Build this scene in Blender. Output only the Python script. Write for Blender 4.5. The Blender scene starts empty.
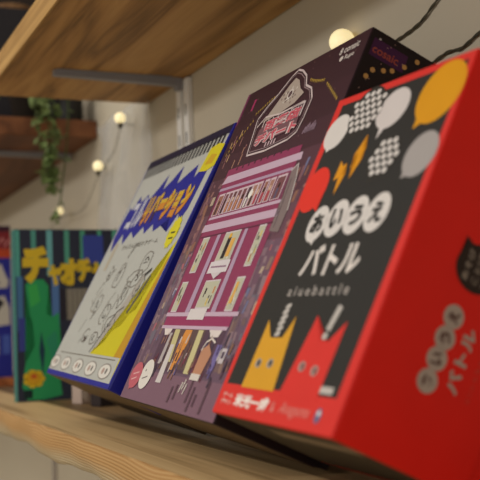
import bpy, bmesh, math, random
from mathutils import Matrix, Vector
random.seed(7)
scene = bpy.context.scene
COL = scene.collection

# ------------------------------------------------------------------ materials
def lin(c):
    c /= 255.0
    return c / 12.92 if c <= 0.04045 else ((c + 0.055) / 1.055) ** 2.4

def rgb(r, g, b):
    return (lin(r), lin(g), lin(b), 1.0)

def newmat(name):
    m = bpy.data.materials.new(name)
    m.use_nodes = True
    return m, m.node_tree.nodes, m.node_tree.links, m.node_tree.nodes['Principled BSDF']

_ink = {}
def ink(r, g, b, rough=0.5):
    k = (r, g, b, rough)
    if k not in _ink:
        m, n, l, p = newmat('ink_%d_%d_%d' % (r, g, b))
        tc = n.new('ShaderNodeTexCoord')
        no = n.new('ShaderNodeTexNoise')
        no.inputs['Scale'].default_value = 60.0
        mx = n.new('ShaderNodeMix'); mx.data_type = 'RGBA'; mx.blend_type = 'MULTIPLY'
        mx.inputs[0].default_value = 0.10
        mx.inputs[6].default_value = rgb(r, g, b)
        l.new(tc.outputs['Object'], no.inputs['Vector'])
        l.new(no.outputs['Fac'], mx.inputs[7])
        l.new(mx.outputs[2], p.inputs['Base Color'])
        p.inputs['Roughness'].default_value = rough
        p.inputs['Specular IOR Level'].default_value = 0.22
        _ink[k] = m
    return _ink[k]

def wood(name, dark, mid, light, scale=(1.2, 14, 14), bands=9.0, rough=0.6, offs=(0, 0, 0), dist=5.0):
    m, n, l, p = newmat(name)
    tc = n.new('ShaderNodeTexCoord')
    mp = n.new('ShaderNodeMapping')
    mp.inputs['Scale'].default_value = scale
    mp.inputs['Location'].default_value = offs
    l.new(tc.outputs['Object'], mp.inputs['Vector'])
    n1 = n.new('ShaderNodeTexNoise'); n1.inputs['Scale'].default_value = 1.3; n1.inputs['Detail'].default_value = 3
    n1.inputs['Distortion'].default_value = 0.6
    l.new(mp.outputs['Vector'], n1.inputs['Vector'])
    mul = n.new('ShaderNodeMath'); mul.operation = 'MULTIPLY'; mul.inputs[1].default_value = bands
    l.new(n1.outputs['Fac'], mul.inputs[0])
    pp = n.new('ShaderNodeMath'); pp.operation = 'PINGPONG'; pp.inputs[1].default_value = 1.0
    l.new(mul.outputs[0], pp.inputs[0])
    mp2 = n.new('ShaderNodeMapping')
    mp2.inputs['Scale'].default_value = (scale[0] * 3, scale[1] * 12, scale[2] * 12)
    l.new(tc.outputs['Object'], mp2.inputs['Vector'])
    n2 = n.new('ShaderNodeTexNoise'); n2.inputs['Scale'].default_value = 2.0; n2.inputs['Detail'].default_value = 4
    l.new(mp2.outputs['Vector'], n2.inputs['Vector'])
    mx = n.new('ShaderNodeMix'); mx.data_type = 'FLOAT'; mx.inputs[0].default_value = 0.40
    l.new(pp.outputs[0], mx.inputs[2]); l.new(n2.outputs['Fac'], mx.inputs[3])
    cr = n.new('ShaderNodeValToRGB')
    cr.color_ramp.elements[0].position = 0.12; cr.color_ramp.elements[0].color = rgb(*dark)
    cr.color_ramp.elements[1].position = 0.85; cr.color_ramp.elements[1].color = rgb(*light)
    e = cr.color_ramp.elements.new(0.45); e.color = rgb(*mid)
    l.new(mx.outputs[0], cr.inputs['Fac'])
    l.new(cr.outputs['Color'], p.inputs['Base Color'])
    p.inputs['Roughness'].default_value = rough
    p.inputs['Specular IOR Level'].default_value = 0.3
    bp = n.new('ShaderNodeBump'); bp.inputs['Strength'].default_value = 0.25; bp.inputs['Distance'].default_value = 0.001
    l.new(mx.outputs[0], bp.inputs['Height']); l.new(bp.outputs['Normal'], p.inputs['Normal'])
    return m

def plaster(name, c1, c2, sc=3.0, rough=0.85):
    m, n, l, p = newmat(name)
    tc = n.new('ShaderNodeTexCoord')
    no = n.new('ShaderNodeTexNoise'); no.inputs['Scale'].default_value = sc; no.inputs['Detail'].default_value = 5
    cr = n.new('ShaderNodeValToRGB')
    cr.color_ramp.elements[0].position = 0.3; cr.color_ramp.elements[0].color = rgb(*c1)
    cr.color_ramp.elements[1].position = 0.7; cr.color_ramp.elements[1].color = rgb(*c2)
    l.new(tc.outputs['Object'], no.inputs['Vector']); l.new(no.outputs['Fac'], cr.inputs['Fac'])
    l.new(cr.outputs['Color'], p.inputs['Base Color'])
    p.inputs['Roughness'].default_value = rough
    return m

M_WALL = plaster('wall_plaster', (188, 177, 157), (194, 184, 164))
M_FLOOR = plaster('floor_vinyl', (196, 182, 156), (206, 192, 166))
M_OAK = wood('oak_board', (116, 84, 44), (170, 126, 72), (194, 150, 92), scale=(2.2, 26, 26), bands=5.0)
M_OAKEDGE = wood('oak_edge', (150, 112, 62), (186, 146, 88), (200, 160, 102), scale=(2.0, 40, 40), bands=4.0)
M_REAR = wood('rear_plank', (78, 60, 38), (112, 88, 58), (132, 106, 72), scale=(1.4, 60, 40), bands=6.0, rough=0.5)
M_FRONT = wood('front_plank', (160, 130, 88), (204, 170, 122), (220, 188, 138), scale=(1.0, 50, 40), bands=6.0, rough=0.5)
M_RED = wood('red_board', (84, 48, 26), (118, 72, 42), (136, 88, 54), scale=(1.5, 14, 14), bands=4.0)

def bark_edge():
    m, n, l, p = newmat('live_edge_wood')
    tc = n.new('ShaderNodeTexCoord')
    sep = n.new('ShaderNodeSeparateXYZ'); l.new(tc.outputs['Object'], sep.inputs[0])
    mp = n.new('ShaderNodeMapping'); mp.inputs['Scale'].default_value = (4.5, 4.5, 14)
    l.new(tc.outputs['Object'], mp.inputs['Vector'])
    no = n.new('ShaderNodeTexNoise'); no.inputs['Scale'].default_value = 1.0; no.inputs['Detail'].default_value = 2
    l.new(mp.outputs['Vector'], no.inputs['Vector'])
    a = n.new('ShaderNodeMath'); a.operation = 'MULTIPLY_ADD'; a.inputs[1].default_value = 0.022
    l.new(no.outputs['Fac'], a.inputs[0]); l.new(sep.outputs[2], a.inputs[2])
    b = n.new('ShaderNodeMath'); b.operation = 'MULTIPLY'; b.inputs[1].default_value = 760.0
    l.new(a.outputs[0], b.inputs[0])
    pp = n.new('ShaderNodeMath'); pp.operation = 'PINGPONG'; pp.inputs[1].default_value = 1.0
    l.new(b.outputs[0], pp.inputs[0])
    # orange heartwood near the top of the board, paler sapwood near its lower rim
    h = n.new('ShaderNodeMapRange'); h.inputs[1].default_value = -0.012; h.inputs[2].default_value = 0.000
    l.new(a.outputs[0], h.inputs[0])
    c1 = n.new('ShaderNodeMix'); c1.data_type = 'RGBA'
    c1.inputs[6].default_value = rgb(190, 176, 146); c1.inputs[7].default_value = rgb(188, 150, 98)
    l.new(h.outputs[0], c1.inputs[0])
    c2 = n.new('ShaderNodeMix'); c2.data_type = 'RGBA'; c2.blend_type = 'MULTIPLY'
    c2.inputs[7].default_value = rgb(226, 208, 184)
    l.new(pp.outputs[0], c2.inputs[0]); l.new(c1.outputs[2], c2.inputs[6])
    l.new(c2.outputs[2], p.inputs['Base Color'])
    p.inputs['Roughness'].default_value = 0.6
    bp = n.new('ShaderNodeBump'); bp.inputs['Strength'].default_value = 0.4; bp.inputs['Distance'].default_value = 0.001
    l.new(pp.outputs[0], bp.inputs['Height']); l.new(bp.outputs['Normal'], p.inputs['Normal'])
    return m
M_LIVE = bark_edge()

def metal(name, c, rough=0.35, met=0.8):
    m, n, l, p = newmat(name)
    p.inputs['Base Color'].default_value = rgb(*c)
    p.inputs['Metallic'].default_value = met
    no = n.new('ShaderNodeTexNoise'); no.inputs['Scale'].default_value = 90
    mr = n.new('ShaderNodeMapRange'); mr.inputs[3].default_value = rough - 0.05; mr.inputs[4].default_value = rough + 0.1
    l.new(no.outputs['Fac'], mr.inputs[0]); l.new(mr.outputs[0], p.inputs['Roughness'])
    return m
M_STEEL = metal('brushed_steel', (238, 237, 234), 0.35, 0.05)
M_GREYMETAL = metal('grey_painted_steel', (140, 138, 142), 0.5, 0.1)
M_SLOT = ink(40, 38, 36)

def leafmat():
    m, n, l, p = newmat('ivy_leaf')
    no = n.new('ShaderNodeTexNoise'); no.inputs['Scale'].default_value = 30
    cr = n.new('ShaderNodeValToRGB')
    cr.color_ramp.elements[0].color = rgb(70, 92, 48); cr.color_ramp.elements[1].color = rgb(132, 150, 88)
    l.new(no.outputs['Fac'], cr.inputs['Fac']); l.new(cr.outputs['Color'], p.inputs['Base Color'])
    p.inputs['Roughness'].default_value = 0.55
    return m
M_LEAF = leafmat()
M_WIRE = plaster('wire_coating', (62, 56, 42), (86, 78, 58), 80, 0.6)

def plastic_sheet():
    m, n, l, p = newmat('clear_plastic')
    out = n['Material Output']
    tr = n.new('ShaderNodeBsdfTransparent'); tr.inputs[0].default_value = (0.96, 0.96, 0.96, 1)
    p.inputs['Base Color'].default_value = rgb(225, 225, 225); p.inputs['Roughness'].default_value = 0.25
    mx = n.new('ShaderNodeMixShader')
    lw = n.new('ShaderNodeLayerWeight'); lw.inputs[0].default_value = 0.45
    mr = n.new('ShaderNodeMapRange'); mr.inputs[3].default_value = 0.04; mr.inputs[4].default_value = 0.34
    l.new(lw.outputs['Facing'], mr.inputs[0]); l.new(mr.outputs[0], mx.inputs[0])
    l.new(tr.outputs[0], mx.inputs[1]); l.new(p.outputs[0], mx.inputs[2])
    l.new(mx.outputs[0], out.inputs['Surface'])
    return m
M_PLASTIC = plastic_sheet()

def bulbmat():
    m, n, l, p = newmat('lit_globe')
    p.inputs['Base Color'].default_value = rgb(240, 230, 200)
    lw = n.new('ShaderNodeTexNoise'); lw.inputs['Scale'].default_value = 12
    cr = n.new('ShaderNodeValToRGB')
    cr.color_ramp.elements[0].color = rgb(255, 226, 150); cr.color_ramp.elements[1].color = rgb(255, 240, 190)
    l.new(lw.outputs['Fac'], cr.inputs['Fac']); l.new(cr.outputs['Color'], p.inputs['Emission Color'])
    p.inputs['Emission Strength'].default_value = 0.7
    return m
M_BULB = bulbmat()

# ------------------------------------------------------------------ object helpers
def tag(o, label, cat, group=None):
    o['label'] = label; o['category'] = cat
    if group: o['group'] = group
    return o

def link(name, bm, mats, parent=None, smooth=False):
    me = bpy.data.meshes.new(name)
    bm.to_mesh(me); bm.free()
    if not isinstance(mats, (list, tuple)): mats = [mats]
    for m in mats: me.materials.append(m)
    if smooth:
        for p in me.polygons: p.use_smooth = True
    o = bpy.data.objects.new(name, me); COL.objects.link(o)
    if parent: o.parent = parent
    return o

def empty(name, mat):
    o = bpy.data.objects.new(name, None); COL.objects.link(o)
    o.empty_display_size = 0.02
    o.matrix_world = mat
    return o

def add_box(bm, lo, hi, bev=0.0, mi=0, seg=2):
    r = bmesh.ops.create_cube(bm, size=1.0)
    vs = r['verts']
    for v in vs:
        v.co = Vector([lo[i] + (v.co[i] + 0.5) * (hi[i] - lo[i]) for i in range(3)])
    fs = set(f for v in vs for f in v.link_faces)
    for f in fs: f.material_index = mi
    if bev > 0:
        es = list(set(e for v in vs for e in v.link_edges))
        b = bmesh.ops.bevel(bm, geom=es, offset=bev, segments=seg, affect='EDGES', profile=0.6)
        for f in b['faces']: f.material_index = mi

def add_tube(bm, pts, rad, seg=8, mi=0):
    rings = []
    up = Vector((0.3, 0.2, 1)).normalized()
    for i, p in enumerate(pts):
        a = Vector(pts[max(i - 1, 0)]); b = Vector(pts[min(i + 1, len(pts) - 1)])
        t = (b - a).normalized()
        s = t.cross(up)
        if s.length < 1e-4: s = t.cross(Vector((1, 0, 0)))
        s.normalize(); w = s.cross(t)
        rr = rad[i] if isinstance(rad, (list, tuple)) else rad
        rings.append([bm.verts.new(Vector(p) + (s * math.cos(k * 2 * math.pi / seg) + w * math.sin(k * 2 * math.pi / seg)) * rr) for k in range(seg)])
    for i in range(len(rings) - 1):
        for k in range(seg):
            f = bm.faces.new((rings[i][k], rings[i][(k + 1) % seg], rings[i + 1][(k + 1) % seg], rings[i + 1][k])); f.material_index = mi
    for r in (rings[0], rings[-1]):
        f = bm.faces.new(r); f.material_index = mi

def smoothpath(pts, n=8):
    out = []
    P = [Vector(p) for p in pts]
    P = [P[0] * 2 - P[1]] + P + [P[-1] * 2 - P[-2]]
    for i in range(1, len(P) - 2):
        for k in range(n):
            t = k / n
            out.append(0.5 * ((2 * P[i]) + (P[i + 1] - P[i - 1]) * t + (2 * P[i - 1] - 5 * P[i] + 4 * P[i + 1] - P[i + 2]) * t * t + (-P[i - 1] + 3 * P[i] - 3 * P[i + 1] + P[i + 2]) * t ** 3))
    out.append(P[-2])
    return out

# ------------------------------------------------------------------ printing on box faces
# each print part is a thin printed layer lying on its face of the box; coordinates are millimetres on that face
class Print:
    def __init__(s, face, base=0):
        s.bm = bmesh.new(); s.mats = []; s.face = face; s.base = base
    def mi(s, c):
        m = ink(*c)
        if m not in s.mats: s.mats.append(m)
        return s.mats.index(m)
    def poly(s, pts, c, layer=1):
        z = (s.base + layer) * 0.00006
        vs = [s.bm.verts.new(s.face(a / 1000, b / 1000, z)) for a, b in pts]
        try: f = s.bm.faces.new(vs)
        except ValueError: return
        f.material_index = s.mi(c)
        if len(vs) > 4: bmesh.ops.triangulate(s.bm, faces=[f])
    def rect(s, x0, y0, x1, y1, c, layer=1):
        s.poly([(x0, y0), (x1, y0), (x1, y1), (x0, y1)], c, layer)
    def oval(s, cx, cy, rx, ry, c, layer=1, rot=0, n=36):
        cr, sr = math.cos(rot), math.sin(rot)
        s.poly([(cx + rx * math.cos(t) * cr - ry * math.sin(t) * sr, cy + rx * math.cos(t) * sr + ry * math.sin(t) * cr)
                for t in [k * 2 * math.pi / n for k in range(n)]], c, layer)
    def bubble(s, cx, cy, rx, ry, tail, c, layer=1, wd=0.35):
        n = 48
        a0 = math.atan2((tail[1] - cy) / ry, (tail[0] - cx) / rx)
        pts = []
        for k in range(n):
            t = a0 + wd / 2 + k * (2 * math.pi - wd) / (n - 1)
            pts.append((cx + rx * math.cos(t), cy + ry * math.sin(t)))
        pts.append(tail)
        s.poly(pts, c, layer)
    def line(s, pts, w, c, layer=1):
        for (x0, y0), (x1, y1) in zip(pts, pts[1:]):
            d = math.hypot(x1 - x0, y1 - y0) or 1
            nx, ny = -(y1 - y0) / d * w / 2, (x1 - x0) / d * w / 2
            ex, ey = (x1 - x0) / d * w * .3, (y1 - y0) / d * w * .3
            s.poly([(x0 + nx - ex, y0 + ny - ey), (x1 + nx + ex, y1 + ny + ey), (x1 - nx + ex, y1 - ny + ey), (x0 - nx - ex, y0 - ny - ey)], c, layer)
    def text(s, body, x0, y0, x1, y1, c, layer=1, bold=0.0, rot=0, shear=0.0):
        """fits the words into the rectangle; rot=90 reads upwards"""
        cu = bpy.data.curves.new('lettering', 'FONT'); cu.body = body; cu.offset = bold; cu.resolution_u = 3
        cu.shear = shear
        ob = bpy.data.objects.new('lettering', cu); COL.objects.link(ob)
        dg = bpy.context.evaluated_depsgraph_get(); dg.update()
        me = bpy.data.meshes.new_from_object(ob.evaluated_get(dg))
        bpy.data.objects.remove(ob); bpy.data.curves.remove(cu)
        if not me.vertices: return
        xs = [v.co.x for v in me.vertices]; ys = [v.co.y for v in me.vertices]
        ax, bx, ay, by = min(xs), max(xs), min(ys), max(ys)
        z = (s.base + layer) * 0.00006; k = s.mi(c)
        vs = []
        for v in me.vertices:
            u = (v.co.x - ax) / (bx - ax); w = (v.co.y - ay) / (by - ay)
            if rot == 90: u, w = 1 - w, u
            vs.append(s.bm.verts.new(s.face((x0 + u * (x1 - x0)) / 1000, (y0 + w * (y1 - y0)) / 1000, z)))
        for p in me.polygons:
            try: f = s.bm.faces.new([vs[i] for i in p.vertices]); f.material_index = k
            except ValueError: pass
        bpy.data.meshes.remove(me)
    def done(s, name, parent, label=None):
        o = link(name, s.bm, s.mats, parent)
        if label: o['label'] = label
        return o

def frame(xl, y, z, th, yaw, rl, size=1.0):
    s, c = math.sin(th), math.cos(th)
    Rz = Matrix.Rotation(yaw, 3, 'Z')
    U0, V0, B0 = Vector((1, 0, 0)), Vector((0, s, c)), Vector((0, c, -s))
    U = Rz @ (U0 * math.cos(rl) + V0 * math.sin(rl)); V = Rz @ (V0 * math.cos(rl) - U0 * math.sin(rl)); B = Rz @ B0
    m = Matrix((U, B, V)).transposed().to_4x4(); m.translation = (xl, y, z)
    return m @ Matrix.Scale(size, 4)

CY, CZ = -0.39856, 0.08711          # eye height above the shelf and distance from the wall
FRONT = lambda a, b, z: (a, -z, b)
def SIDE(w): return lambda a, b, z: (w + z, a, b)
BOTTOM = lambda a, b, z: (a, b, -z)

# ================================================================== the setting
bm = bmesh.new(); add_box(bm, (-3.4, 0.0, -1.1), (1.5, 0.1, 1.6)); w = link('wall_back', bm, M_WALL); w['kind'] = 'structure'
bm = bmesh.new(); add_box(bm, (-3.5, -3.5, -1.1), (-3.4, 0.1, 1.6)); w = link('wall_left', bm, M_WALL); w['kind'] = 'structure'
bm = bmesh.new(); add_box(bm, (-3.5, -4.0, -1.15), (2.0, 0.1, -1.1)); w = link('floor', bm, M_FLOOR); w['kind'] = 'structure'

# ------------------------------------------------------------------ lower shelf: rear plank, front plank with a live edge
H = 0.3622
root = empty('wall_shelf', Matrix.Translation((-0.9, -0.1, 0)))
tag(root, 'lower wooden shelf with a wavy natural front edge, carrying the game boxes', 'shelf')
def xf(bm, dx, dy, dz):
    for v in bm.verts: v.co += Vector((dx, dy, dz))
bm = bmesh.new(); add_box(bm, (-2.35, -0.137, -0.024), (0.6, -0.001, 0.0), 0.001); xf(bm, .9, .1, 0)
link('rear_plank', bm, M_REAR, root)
# front plank: lofted section whose front face wavers
bm = bmesh.new()
N = 260
rows = []
for i in range(N + 1):
    x = -2.35 + i * (2.95) / N
    wv = 0.0018 * math.sin(x * 23 + 0.7) + 0.0009 * math.sin(x * 51 + 2.0) + 0.0005 * math.sin(x * 97)
    ex = math.exp(-((x + 0.86) / 0.05) ** 2)
    zb = -0.0265 + 0.0012 * math.sin(x * 31 + 1.0) + 0.0006 * math.sin(x * 74) - 0.0018 * ex
    sec = [(-0.138, 0.0)]
    sec += [(-0.1995, 0.0), (-0.2005, -0.0006)]
    for k in range(1, 9):
        t = k / 8
        sec.append((-0.2008 + wv * t * 0.8 + 0.005 * t ** 1.6 - 0.002 * math.sin(t * math.pi) * (1 + 0.8 * math.sin(x * 40)), -0.0006 + (zb + 0.0006) * t))
    sec += [(-0.180, zb), (-0.138, -0.0245)]
    rows.append([bm.verts.new((x + .9, a + .1, b)) for a, b in sec])
for i in range(N):
    for k in range(len(rows[0])):
        k2 = (k + 1) % len(rows[0])
        f = bm.faces.new((rows[i][k], rows[i][k2], rows[i + 1][k2], rows[i + 1][k]))
        f.material_index = 1 if 1 <= k <= 10 else 0
        f.smooth = 3 <= k <= 9
bm.faces.new(rows[0]); bm.faces.new(rows[-1])
bmesh.ops.recalc_face_normals(bm, faces=bm.faces)
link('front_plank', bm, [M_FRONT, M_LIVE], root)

# ------------------------------------------------------------------ upper boards
def board(name, x0, x1, mats, label):
    r = empty(name, Matrix.Translation(((x0 + x1) / 2, -0.1, H)))
    tag(r, label, 'shelf', 'boards of the upper shelf row')
    bm = bmesh.new()
    add_box(bm, (x0, -0.1985, H), (x1, -0.001, H + 0.026), 0.0015); xf(bm, -(x0 + x1) / 2, .1, -H)
    link('board', bm, mats[0], r)
    bm = bmesh.new()
    add_box(bm, (x0, -0.2015, H), (x1, -0.1985, H + 0.026), 0.0008); xf(bm, -(x0 + x1) / 2, .1, -H)
    link('edge_band', bm, mats[1], r)
    return r
board('upper_shelf', -1.176, 0.6, (M_OAK, M_OAKEDGE), 'brown oak upper shelf board seen from below, nearest overhead')
board('upper_shelf', -2.6, -1.41, (M_RED, M_RED), 'reddish brown shelf board farther left, behind the trailing ivy')

# brackets and slotted standards
def bracket(x, label):
    r = empty('shelf_bracket', Matrix.Translation((x, 0, H)))
    tag(r, label, 'bracket', 'shelf brackets')
    bm = bmesh.new()
    secs = [(-0.152, 0.0065), (-0.10, 0.0075), (-0.05, 0.0085), (-0.012, 0.0095)]
    prev = None
    for y, d in secs:
        ring = [bm.verts.new(p) for p in ((-.005, y, -.0002), (.005, y, -.0002), (.005, y, -d), (-.005, y, -d))]
        if prev:
            for k in range(4): bm.faces.new((prev[k], prev[(k + 1) % 4], ring[(k + 1) % 4], ring[k]))
        else: bm.faces.new(ring)
        prev = ring
    bm.faces.new(prev)
    bmesh.ops.recalc_face_normals(bm, faces=bm.faces)
    link('arm', bm, M_GREYMETAL, r)
    bm = bmesh.new(); add_box(bm, (-.0085, -.150, -.0016), (.0085, -.02, -.0002), .0004)
    link('flange', bm, M_GREYMETAL, r)
    bm = bmesh.new(); add_box(bm, (-.006, -.0135, -.014), (.006, -.0065, -.0005), .001)
    link('hook_plate', bm, M_GREYMETAL, r)
bracket(-1.0407, 'grey metal bracket under the brown oak upper board')
bracket(-1.548, 'dim metal bracket under the reddish board beside the ivy')

def standard(x, z0, z1, label):
    r = empty('slotted_standard', Matrix.Translation((x, 0, z0)))
    tag(r, label, 'wall rail')
    for sx in (-0.0115, 0.0115):
        bm = bmesh.new()
        add_box(bm, (sx - 0.007, -0.0062, 0), (sx + 0.007, -0.0002, z1 - z0), 0.0008)
        z = 0.02
        while z < z1 - z0 - .02:
            add_box(bm, (sx - 0.0013, -0.0065, z), (sx + 0.0013, -0.0058, z + 0.013), mi=1)
            z += 0.032
        link('rail', bm, [M_STEEL, M_SLOT], r)
standard(-1.0407, 0.01, 0.360, 'bright steel slotted rail on the wall behind the white and blue box')
bm = bmesh.new(); add_box(bm, (-1.735, -0.004, -1.08), (-1.715, -0.0002, -0.03), .0008)
link('trim_1', bm, plaster('seam_strip', (150, 140, 132), (160, 150, 140)))['kind'] = 'structure'

# ================================================================== RED box
FRT = FRONT
w_, L_, T_ = 0.1292, 0.195, 0.085
redm = frame(-0.49066, -0.20250, 0.04041, 0.45879, 0.02836, -0.0229, 0.97)
red = empty('game_box', redm)
tag(red, 'red game box with black front panel and speech bubbles, nearest on the right', 'box', 'game boxes leaning on the shelf')
RED = (216, 50, 44); REDD = (206, 24, 14); BLK = (43, 42, 41); WHT = (216, 210, 206); GRY = (176, 170, 166); YEL = (216, 150, 18)
REDM = ink(*REDD, 0.42)
bm = bmesh.new(); add_box(bm, (0, 0, 0), (w_, T_ - 0.010, L_), 0.0012); link('lid', bm, REDM, red)
bm = bmesh.new(); add_box(bm, (0.0012, T_ - 0.012, 0.0012), (w_ - 0.0012, T_, L_ - 0.0012), 0.0008); link('base_tray', bm, REDM, red)

p = Print(FRT)
p.rect(0.6, 0.6, 128.6, 194.4, RED)
p.poly([(5.2, 17), (121.2, 17.4), (124.6, 189.8), (7.4, 189.6)], BLK, 2)
p.done('cover_panel', red, 'red cover border with black panel')

def pbub(name, cx, cy, rx, ry, tail, c, label, layer=4):
    q = Print(FRT); q.bubble(cx, cy, rx, ry, tail, c, layer); return q.done(name, red, label)
pbub('speech_bubble', 14, 170.7, 12.6, 11.4, (10.8, 157.8), WHT, 'small white speech bubble')
pbub('speech_bubble', 69, 174.6, 14.6, 12.2, (63.5, 157.0), (208, 200, 198), 'pale grey speech bubble at the top')
pbub('speech_bubble', 110.0, 175.0, 18.6, 17.6, (97.0, 156.5), YEL, 'large yellow speech bubble')
pbub('speech_bubble', 113.2, 140.2, 13.4, 12.4, (103.5, 128.0), (164, 158, 156), 'grey speech bubble')
pbub('speech_bubble', 15.6, 133.4, 13.8, 14.2, (28.5, 118.4), (226, 50, 36), 'red speech bubble at left border')
def dotted(cx, cy, rx, ry, tail):
    q = Print(FRT); q.bubble(cx, cy, rx, ry, tail, (48, 45, 42), 4)
    st = 5.7; r = 0
    y = cy - ry
    while y < cy + ry:
        x = cx - rx + (st / 2 if r % 2 else 0)
        while x < cx + rx:
            if ((x - cx) / rx) ** 2 + ((y - cy) / ry) ** 2 < 0.90: q.oval(x, y, 2.25, 1.8, WHT, 5, n=12)
            x += st
        y += 4.3; r += 1
    q.done('speech_bubble', red, 'black speech bubble with white dots')
dotted(40.2, 179.4, 17.0, 15.2, (34, 162.5)); dotted(79.2, 144.0, 14.2, 12.6, (73.0, 128.5))
q = Print(FRT)
q.poly([(53.2, 162), (46.6, 150.2), (50.8, 151.2), (47.2, 142.6), (50.4, 143.2), (51.0, 135.2), (57.0, 147.2), (53.0, 146.4), (56.6, 154.6), (53.0, 153.8)], (222, 148, 18), 4)
q.done('lightning_bolt', red, 'orange lightning bolt')
q = Print(FRT)
q.poly([(34.8, 149), (34.0, 136.4), (38.4, 138.0), (40.6, 127.0), (45.0, 139.6), (41.0, 139.0), (42.4, 146.4), (38.8, 145.0)], (222, 148, 18), 4)
q.done('lightning_bolt', red, 'orange lightning bolt')
p = Print(FRT)
for (cx, cy), g in zip(((36.0, 110.2), (55.0, 111.8), (74.2, 111.8), (94.0, 111.4)), 'あいうえ'):
    if g == 'あ': p.bubble(cx, cy, 10.4, 11.2, (cx + 2.5, cy - 13.5), (52, 48, 45), 3); p.bubble(cx, cy, 10.2, 10.9, (cx + 2.5, cy - 13.0), WHT, 4)
    else: p.oval(cx, cy, 11.3, 11.6, (52, 48, 45), 3.5 + cx * .001); p.oval(cx, cy, 10.4, 10.9, WHT, 4)
for (cx, cy), g in zip(((36.0, 110.2), (55.0, 111.8), (74.2, 111.8), (94.0, 111.4)), 'あいうえ'):
    p.text(g, cx - 6, cy - 6, cx + 6, cy + 6, (40, 38, 36), 6, bold=0.05)
p.text('バトル', 37.5, 78.8, 95.5, 97.0, (222, 214, 208), 4, bold=0.035)
p.text('a i u e b a t t l e', 34.5, 67.8, 96.0, 73.4, (180, 172, 166), 4, bold=0.01)
p.done('title_lettering', red, 'white Japanese title lettering')
p = Print(FRT)
p.poly([(25.2, 54.5), (34.8, 44.3), (48.0, 44.5), (54.4, 56.5), (60.9, 16.2), (24.0, 16.2)], (216, 158, 40), 4)
for x, y in ((33.1, 29.9), (46.3, 30.3)): p.oval(x, y, 3.2, 2.6, (168, 160, 150), 6); p.oval(x + .4, y, 1.5, 1.9, (52, 48, 46), 7)
for k in range(6): p.oval(41 + (k % 2) * .6, 46.5 + 3.1 * k, 3.6 - .3 * abs(k - 2.5), 1.4, (196, 190, 184), 5, rot=.25)
p.done('eared_figure_print', red, 'yellow eared shape')
p = Print(FRT)
p.poly([(76.2, 57.0), (87.0, 43.8), (95.0, 43.4), (106.2, 54.0), (104.9, 16.8), (104.9, 15), (67.8, 15), (67.8, 16.8)], RED, 4)
for x, y in ((80.2, 30.3), (93.4, 28.8)): p.oval(x, y, 3.2, 2.6, (168, 156, 150), 6); p.oval(x + .4, y, 1.5, 1.9, (120, 60, 54), 7)
p.line([(94.5, 60.5), (91.6, 50.5)], 4.6, (190, 184, 178), 5); p.oval(90.6, 46.2, 2.4, 1.9, (190, 184, 178), 5)
p.rect(105.2, 18.6, 116.6, 22.0, (190, 184, 178), 5)
p.done('eared_figure_print', red, 'red eared shape with exclamation mark')
p = Print(FRT)
p.text('ゲーム', 6.5, 9.4, 18.5, 12.4, (236, 200, 190), 4, bold=.02); p.text('デザイン', 6.5, 5.6, 19.5, 8.6, (236, 200, 190), 4, bold=.02)
p.text('米光一成', 22.5, 5.2, 61.5, 12.6, (240, 226, 218), 4, bold=.05)
p.text('&', 65, 6.2, 69, 11.2, (226, 150, 140), 4); p.text('Anaguma', 74, 4.6, 103, 12.0, (230, 140, 130), 4, shear=.4)
p.oval(111.6, 8.4, 2.6, 3.6, (96, 104, 140), 4); p.oval(111.8, 9.6, 1.4, 1.3, (220, 220, 226), 5)
p.done('credit_lettering', red, 'white credit line on red border')
# side
S = SIDE(w_)
p = Print(S)
pts = ((36.8, 73.0), (36.2, 62.4), (35.8, 52.2), (35.0, 41.2))
BG = (160, 146, 136)
for (a, b) in pts: p.oval(a, b, 5.6, 5.7, BG, 3)
for (a, b), g in zip(reversed(pts), 'あいうえ'): p.text(g, a - 3, b - 3, a + 3, b + 3, (70, 34, 28), 5, bold=.04, rot=90)
p.text('バトル', 44.5, 40.5, 52.0, 72.0, BG, 4, bold=.045, rot=90)
p.text('a i u e b a t t l e', 57, 40, 59.6, 74, (176, 70, 56), 4, rot=90)
p.done('side_lettering', red, 'greyish title lettering reading up the side')
p = Print(S)
p.bubble(40.5, 98.5, 12.6, 11.4, (29.0, 110.5), (38, 26, 22), 3)
for k, s_ in enumerate(('あそび', 'ことば', '2~5人')): p.text(s_, 33 + 5.6 * k, 91, 36.6 + 5.6 * k, 106, (140, 128, 116), 5, bold=.02, rot=90)
p.done('speech_bubble', red, 'black speech bubble on the side')
# underside
p = Print(BOTTOM)
p.rect(1.5, 1.5, 127.8, 72, (38, 30, 20), 2)
p.rect(46, 12, 126, 22, (128, 112, 92), 3)
p.done('underside_print', red, 'black underside with a pale stripe')

# ================================================================== PURPLE box
w_, L_, T_ = 0.1938, 0.2456, 0.0735
pur = empty('game_box', frame(-0.69986, -0.18935, 0.03598, 0.44568, -0.03051, -0.01869, 1.015))
tag(pur, 'dark purple game box with a pink department store cover, in the middle', 'box', 'game boxes leaning on the shelf')
AUB = (58, 34, 42)
bm = bmesh.new(); add_box(bm, (0, 0, 0), (w_, T_ - 0.008, L_), 0.0010); link('lid', bm, ink(34, 18, 26, 0.4), pur)
bm = bmesh.new(); add_box(bm, (0.0012, T_ - 0.010, 0.0012), (w_ - 0.0012, T_, L_ - 0.0012), 0.0008); link('base_tray', bm, ink(30, 18, 24, 0.4), pur)
p = Print(FRT)
W2 = 193.3
bands = [(245.2, AUB), (215, (62, 36, 45)), (190, (70, 42, 52)), (170, (86, 54, 66)), (140, (104, 70, 84)), (110, (112, 82, 100)), (80, (106, 84, 104)), (50, (104, 80, 98)), (22, (124, 92, 108)), (0.4, None)]
for (y1, c), (y0, _) in zip(bands, bands[1:]): p.rect(.5, y0, W2, y1, c)
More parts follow.
